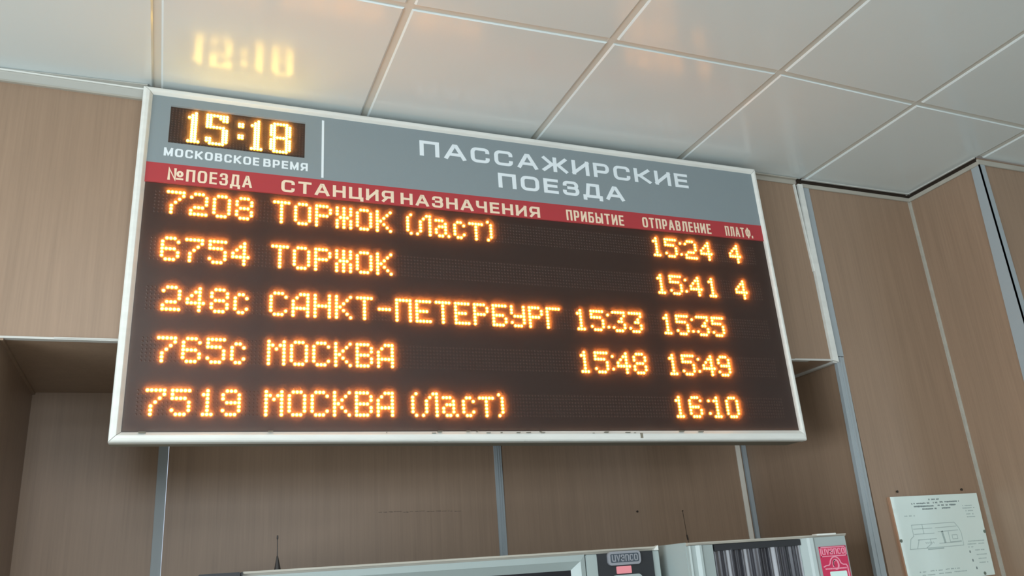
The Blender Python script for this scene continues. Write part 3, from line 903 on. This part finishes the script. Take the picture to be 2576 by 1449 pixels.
def rrect(b, x0, x1, z0, z1, r, yf, yb, mi=0, n=5):
    pts = []
    for (cx_, cz_, a0) in ((x1 - r, z1 - r, 0), (x0 + r, z1 - r, 90), (x0 + r, z0 + r, 180), (x1 - r, z0 + r, 270)):
        for i in range(n + 1):
            t = math.radians(a0 + 90 * i / n)
            pts.append((cx_ + r * math.cos(t), cz_ + r * math.sin(t)))
    m = len(pts)
    b.grid([(x, yf, z) for x, z in pts] + [(x, yb, z) for x, z in pts],
           [tuple(range(m)), tuple(reversed(range(m, 2 * m)))] + [(i, (i + 1) % m, m + (i + 1) % m, m + i) for i in range(m)], mi)
bd = part('badge', M_BADGE, V1, o1, lambda b: rrect(b, .576, .674, -1.4300, -1.3955, .010, y1 - .0125, y1 - .006), 'silver badge reading uvenco')
part('badge_recess', M_BADGE2, bd, (0, 0, -H0), lambda b: rrect(b, .583, .668, -1.4235, -1.4015, .004, y1 - .0128, y1 - .0124))
bd.parent = V1
part('badge_lettering', M_BADGE, bd, (0, 0, -H0), lambda b: word(b, 'uvenco', .5870, .6645, -1.4040, .0170, .0030, .0026, lambda a, z, d: (a, y1 - .0140 + d, z), .0014, .18))
for ch in bd.children: ch.matrix_parent_inverse = Matrix.Translation(-Vector(o1) - Vector((0, 0, H0)))
part('price_label', M_PINK, V1, o1, lambda b: rrect(b, .6005, .6445, -1.4515, -1.4330, .002, y1 - .0085, y1 - .006), 'pink label')
part('display_bezel', M_METAL, V1, o1, lambda b: rrect(b, .584, .6735, -1.52, -1.4545, .012, y1 - .012, y1 - .006))

# ------------------------------------------------------------------ vending machine 2 (coffee)
V2 = thing('coffee_vending_machine', (1.04, .60, ZF), 'grey coffee vending machine with red label, right of the snack machine', 'vending machine')
o2 = (1.04, .60, ZF)
y2 = .20
part('cabinet', M_METAL2, V2, o2, lambda b: b.box((.771, y2 + .03, ZF + .08), (1.303, .95, -1.3895), 0, .003))
for lx in (.82, 1.25):
    for ly in (y2 + .08, .88):
        part('leg', M_DARK, V2, o2, lambda b: b.tube((lx, ly, ZF), (lx, ly, ZF + .08), .02, .016, 10))
part('side_skin', M_METAL, V2, o2, lambda b: b.box((.7675, y2 + .012, ZF + .1), (.771, .94, -1.3865)), 'grey side wall')
part('top_trim', M_TRIMG, V2, o2, lambda b: (b.box((.769, y2 - .001, -1.3915), (1.302, y2 + .06, -1.3875), 0, .0008), b.box((.769, y2 + .003, -1.3945), (1.302, y2 + .05, -1.3915))), 'thin grey lid edge')
part('hinge_plate', M_FRAME, V2, o2, lambda b: b.box((1.196, y2 - .006, -1.3895), (1.262, y2 + .02, -1.3850), 0, .001), 'small pale metal plate on the lid')
def pillar_left(b):
    xs = [(.769, .030), (.769, .000), (.773, -.003), (.776, .002), (.790, .000), (.797, -.009), (.803, -.010), (.812, -.002), (.846, .003), (.853, .012), (.853, .030)]
    n = len(xs)
    v = [(x, y2 + y, -1.3955) for x, y in xs] + [(x, y2 + y, -3.1) for x, y in xs]
    b.grid(v, [(i, (i + 1) % n, n + (i + 1) % n, n + i) for i in range(n)] + [tuple(range(n)), tuple(reversed(range(n, 2 * n)))])
part('left_pillar', M_METAL, V2, o2, pillar_left, 'grey moulded left edge of the front')
def pillar_right(b):
    xs = [(1.140, .030), (1.140, .010), (1.158, .000), (1.163, -.006), (1.172, -.010), (1.180, -.006), (1.292, -.004), (1.306, .012), (1.306, .030)]
    n = len(xs)
    v = [(x, y2 + y, -1.3945) for x, y in xs] + [(x, y2 + y, -3.1) for x, y in xs]
    b.grid(v, [(i, (i + 1) % n, n + (i + 1) % n, n + i) for i in range(n)] + [tuple(range(n)), tuple(reversed(range(n, 2 * n)))])
part('right_pillar', M_METAL, V2, o2, pillar_right, 'grey panel on the right of the front')
part('window_head', M_BLACK, V2, o2, lambda b: b.box((.853, y2 + .006, -1.412), (1.141, y2 + .03, -1.396)))
def fluted(b):
    n = 96; v = []; f = []
    for i in range(n + 1):
        s = i / n
        x = .853 + s * .288
        y = y2 + .016 + .0075 * math.sin(s * math.pi * 7.0 + .5) + .003 * math.sin(s * math.pi * 19)
        v += [(x, y, -1.408), (x, y, -2.4)]
    for i in range(n):
        f.append((2 * i, 2 * i + 2, 2 * i + 3, 2 * i + 1))
    b.grid(v, f)
M_FLUTE = mat('dark_glossy_fluted_plastic', srgb(50, 50, 58), 0.24, 0.7, metal=0.1)
fo_ = part('fluted_window', M_FLUTE, V2, o2, fluted, 'dark glossy window with vertical waves')
for p in fo_.data.polygons: p.use_smooth = True
rl = part('red_label', M_LRED, V2, o2, lambda b: b.box((1.189, y2 - .0075, -1.62), (1.2855, y2 - .004, -1.420)), 'crimson label with pink emblem')
def inner(name, m, par, o_, build, label=None):
    mb = MB(origin=(o_[0], o_[1], o_[2] + H0)); build(mb)
    q = mb.obj(name, m, par)
    if label: q['label'] = label
    return q
inner('label_lettering', M_LPINK, rl, o2, lambda b: word(b, 'uvenco', 1.1970, 1.2780, -1.4260, .0160, .0030, .0026, lambda a, z, d: (a, y2 - .0086 + d, z), .0011, .18))
def frame_r(b):
    x0, x1, z0, z1, t = 1.1915, 1.283, -1.4475, -1.4215, .0026
    for q in (((x0, z1 - t), (x1, z1)), ((x0, z0), (x1, z0 + t)), ((x0, z0), (x0 + t, z1)), ((x1 - t, z0), (x1, z1))):
        b.box((q[0][0], y2 - .0084, q[0][1]), (q[1][0], y2 - .0075, q[1][1]))
inner('label_border', M_LPINK, rl, o2, frame_r)
def emblem(b):
    pl = lambda a, z, d: (a, y2 - .0086 + d, z)
    cx_, cz_ = 1.2375, -1.470
    arch = [(1.1955, cz_ - .0035), (1.2035, cz_ - .0005), (1.2135, cz_)] + arcpts(cx_, cz_, .0195, .0215, 168, 12, 12) + [(1.2640, cz_), (1.2745, cz_ - .0005), (1.2785, cz_ - .006), (1.2800, cz_ - .06)]
    stroke(b, arch, .0030, .0030, pl, .0011)
    stroke(b, arcpts(cx_ + .001, cz_ + .001, .0095, .0125, 200, -100, 14), .0048, .0040, pl, .0011)
    stroke(b, arcpts(cx_ - .002, cz_ + .003, .0060, .0090, 230, 60, 8), .0024, .0024, pl, .0011)
    x = 1.1995
    random.seed(3)
    while x < 1.274:
        wd = random.choice((.0035, .0045, .003))
        b.box((x, y2 - .0083, -1.4815), (x + wd, y2 - .0075, -1.4775)); x += wd + .0012
inner('label_emblem', M_LPINK, rl, o2, emblem)
inner('label_window', M_LCYAN, rl, o2, lambda b: rrect(b, 1.2130, 1.2720, -1.60, -1.4870, .003, y2 - .0084, y2 - .0075), 'pale rectangle on the label')

# ------------------------------------------------------------------ antenna on the snack machine
an = thing('antenna', (-.214, .70, zt - .002), 'thin black rod antenna with conical base on top of the snack machine', 'antenna')
oa = (-.214, .70, zt - .002)
part('base', M_DARK, an, oa, lambda b: (b.tube((-.214, .70, zt - .0022), (-.214, .70, zt + .006), .0105, .0100, 16), b.tube((-.214, .70, zt + .006), (-.2155, .70, zt + .047), .0098, .0020, 16)))
part('rod', M_DARK, an, oa, lambda b: b.tube((-.2155, .70, zt + .046), (-.216, .70, zt + .090), .0013, .0012, 8))
part('tip', M_DARK, an, oa, lambda b: (b.tube((-.216, .70, zt + .089), (-.216, .70, zt + .093), .0013, .0026, 10), b.tube((-.216, .70, zt + .093), (-.216, .70, zt + .101), .0026, .0018, 10)))

# ------------------------------------------------------------------ marks on the back wall
def nail(name, x, y, z, r, label, out=.005):
    mb = MB(origin=(x, y, z + H0))
    mb.tube((x, y - out, z), (x, y + .001, z), r, r * .6, 10)
    mb.tube((x, y - out - .0012, z), (x, y - out, z), r * .7, r, 10)
    o = mb.obj(name, M_NAIL, None, (x, y, z + H0))
    tag(o, label, 'nail')
nail('nail', 1.231, YB, -1.226, .0042, 'small dark nail in the recess back wall above the snack machine')
nail('nail', 1.442, YB, -1.231, .0024, 'tiny nail at the top of the thin wire on the recess back wall')
mb = MB(origin=(1.442, YB - .003, -1.28 + H0))
mb.tube((1.442, YB - .003, -1.231), (1.447, YB - .003, -1.325), .0008, .0008, 6)
mb.tube((1.447, YB - .003, -1.325), (1.450, YB - .003, -1.345), .0024, .0030, 8)
mb.tube((1.450, YB - .003, -1.345), (1.455, YB - .003, -1.60), .0009, .0009, 6)
tag(mb.obj('wire', M_NAIL, None, (1.442, YB - .003, -1.28 + H0)), 'thin dark wire hanging down the back wall behind the coffee machine', 'wire')
mb = MB()
random.seed(11)
x = .19
while x < .50:
    L = random.uniform(.006, .02)
    z = -1.191 - (x - .19) * .02 + random.uniform(-.0015, .0015)
    mb.hexa([(x, YB - .0004, z), (x + L, YB - .0004, z + random.uniform(-.002, .002)), (x + L, YB - .0004, z + .0016), (x, YB - .0004, z + .0014)] +
            [(x, YB, z), (x + L, YB, z), (x + L, YB, z + .0016), (x, YB, z + .0014)])
    x += L + random.uniform(.001, .01)
scr = mb.obj('pencil_scribble', mat('pencil_mark', srgb(108, 92, 82), .8), nb)
scr['kind'] = 'stuff'; scr['label'] = 'faint pencil scribble'

# ------------------------------------------------------------------ poster on the right wall
PX, PZ = 2.12, -1.40
po = thing('evacuation_plan', (PX, YW, PZ), 'pale laminated plan sheet on hardboard on the right wall, low', 'poster')
opn = (PX, YW, PZ)
tlp, trp, brp, blp = (1.9075, -1.2610), (2.3420, -1.2590), (2.3340, -1.5515), (1.9130, -1.5640)
def sheet(b, c4, yf, yb): b.hexa([(x, yf, z) for x, z in c4] + [(x, yb, z) for x, z in c4])
part('backing_board', M_BOARDB, po, opn, lambda b: sheet(b, [(1.9010, -1.2612), trp, brp, (1.9075, -1.564)], YW - .0085, YW), 'brown hardboard backing')
part('sheet', M_PAPER, po, opn, lambda b: sheet(b, [tlp, (2.3415, -1.2592), (2.3335, -1.5512), blp], YW - .0097, YW - .0085))
def ink(b, rows_, h):
    random.seed(5)
    for (x0, x1, z) in rows_:
        x = x0
        while x < x1:
            wd = random.uniform(.003, .0075)
            wd = min(wd, x1 - x)
            if random.random() < .88:
                b.box((x, YW - .0101, z - h / 2 * random.uniform(.6, 1)), (x + wd, YW - .0096, z + h / 2 * random.uniform(.7, 1)))
            x += wd + .0012
part('heading_print', M_INKD, po, opn, lambda b: ink(b, [(2.089, 2.141, -1.2755), (2.002, 2.090, -1.2880), (2.104, 2.130, -1.2875), (2.142, 2.240, -1.2860), (2.011, 2.108, -1.2985), (2.128, 2.220, -1.2975), (2.049, 2.120, -1.3085), (2.140, 2.189, -1.3080)], .0060), 'blurred heading lines')['kind'] = 'stuff'
part('note_print', M_INK, po, opn, lambda b: ink(b, [(1.970, 2.000, -1.522), (2.016, 2.080, -1.5205), (2.096, 2.165, -1.519), (1.980, 2.040, -1.533), (2.060, 2.120, -1.5315), (2.135, 2.197, -1.530)] +
     [(1.955, 2.005, -1.330), (2.252, 2.300, -1.303), (2.250, 2.312, -1.312), (2.262, 2.300, -1.322), (2.262, 2.303, -1.334), (2.262, 2.306, -1.344), (2.238, 2.320, -1.430), (2.232, 2.318, -1.440), (2.232, 2.262, -1.450), (2.262, 2.310, -1.462), (2.265, 2.316, -1.478), (2.27, 2.31, -1.492), (2.27, 2.318, -1.506)], .0042), 'blurred small notes')['kind'] = 'stuff'
part('legend_marks', M_INKD, po, opn, lambda b: [rrect(b, x, x + .0065, z - .009, z, .002, YW - .0101, YW - .0096) for x, z in ((2.232, -1.462), (2.236, -1.492), (2.246, -1.519))])['kind'] = 'stuff'
def planlines(b):
    pl = lambda a, z, d: (a, YW - .0101 + d, z)
    def s(pts, t=.0022): stroke(b, pts, t, t, pl, .0005)
    s([(1.979, -1.362), (2.190, -1.360), (2.207, -1.380), (2.214, -1.400), (2.212, -1.442), (1.949, -1.444), (1.962, -1.410), (1.979, -1.400), (1.979, -1.362)])
    s([(1.985, -1.376), (2.075, -1.376)]); s([(2.090, -1.376), (2.196, -1.374)]); s([(1.985, -1.394), (2.080, -1.394)])
    s([(2.100, -1.390), (2.200, -1.388)]); s([(2.030, -1.362), (2.030, -1.394)]); s([(2.120, -1.392), (2.124, -1.425)], .009)
    s([(1.996, -1.414), (2.085, -1.413)]); s([(2.000, -1.414), (1.985, -1.442)]); s([(2.055, -1.413), (2.055, -1.430), (2.030, -1.442)])
    s([(2.150, -1.392), (2.150, -1.428), (2.205, -1.426)]); s([(2.095, -1.430), (2.205, -1.429)])
    for k in range(5): s([(2.030 + k * .009, -1.424), (2.034 + k * .009, -1.428)])
    s([(2.035, -1.448), (2.11, -1.447)], .004)
    s([(2.165, -1.404), (2.190, -1.404), (2.190, -1.418), (2.165, -1.418), (2.165, -1.404)])
part('plan_drawing', M_INK, po, opn, planlines, 'faint floor plan drawing')
for x, z in ((1.9150, -1.413), (2.3330, -1.399), (2.2830, -1.5440)):
    part('hole', M_DARK if False else mat('hole_shadow', srgb(110, 122, 112), .7), po, opn, lambda b: b.tube((x, YW - .0112, z), (x, YW - .009, z), .0058, .0058, 14))
nail('nail', 1.954, YW, -1.2425, .0046, 'dark nail above the upper left corner of the plan sheet')
nail('nail', 2.276, YW, -1.2440, .0050, 'dark nail above the upper right part of the plan sheet')
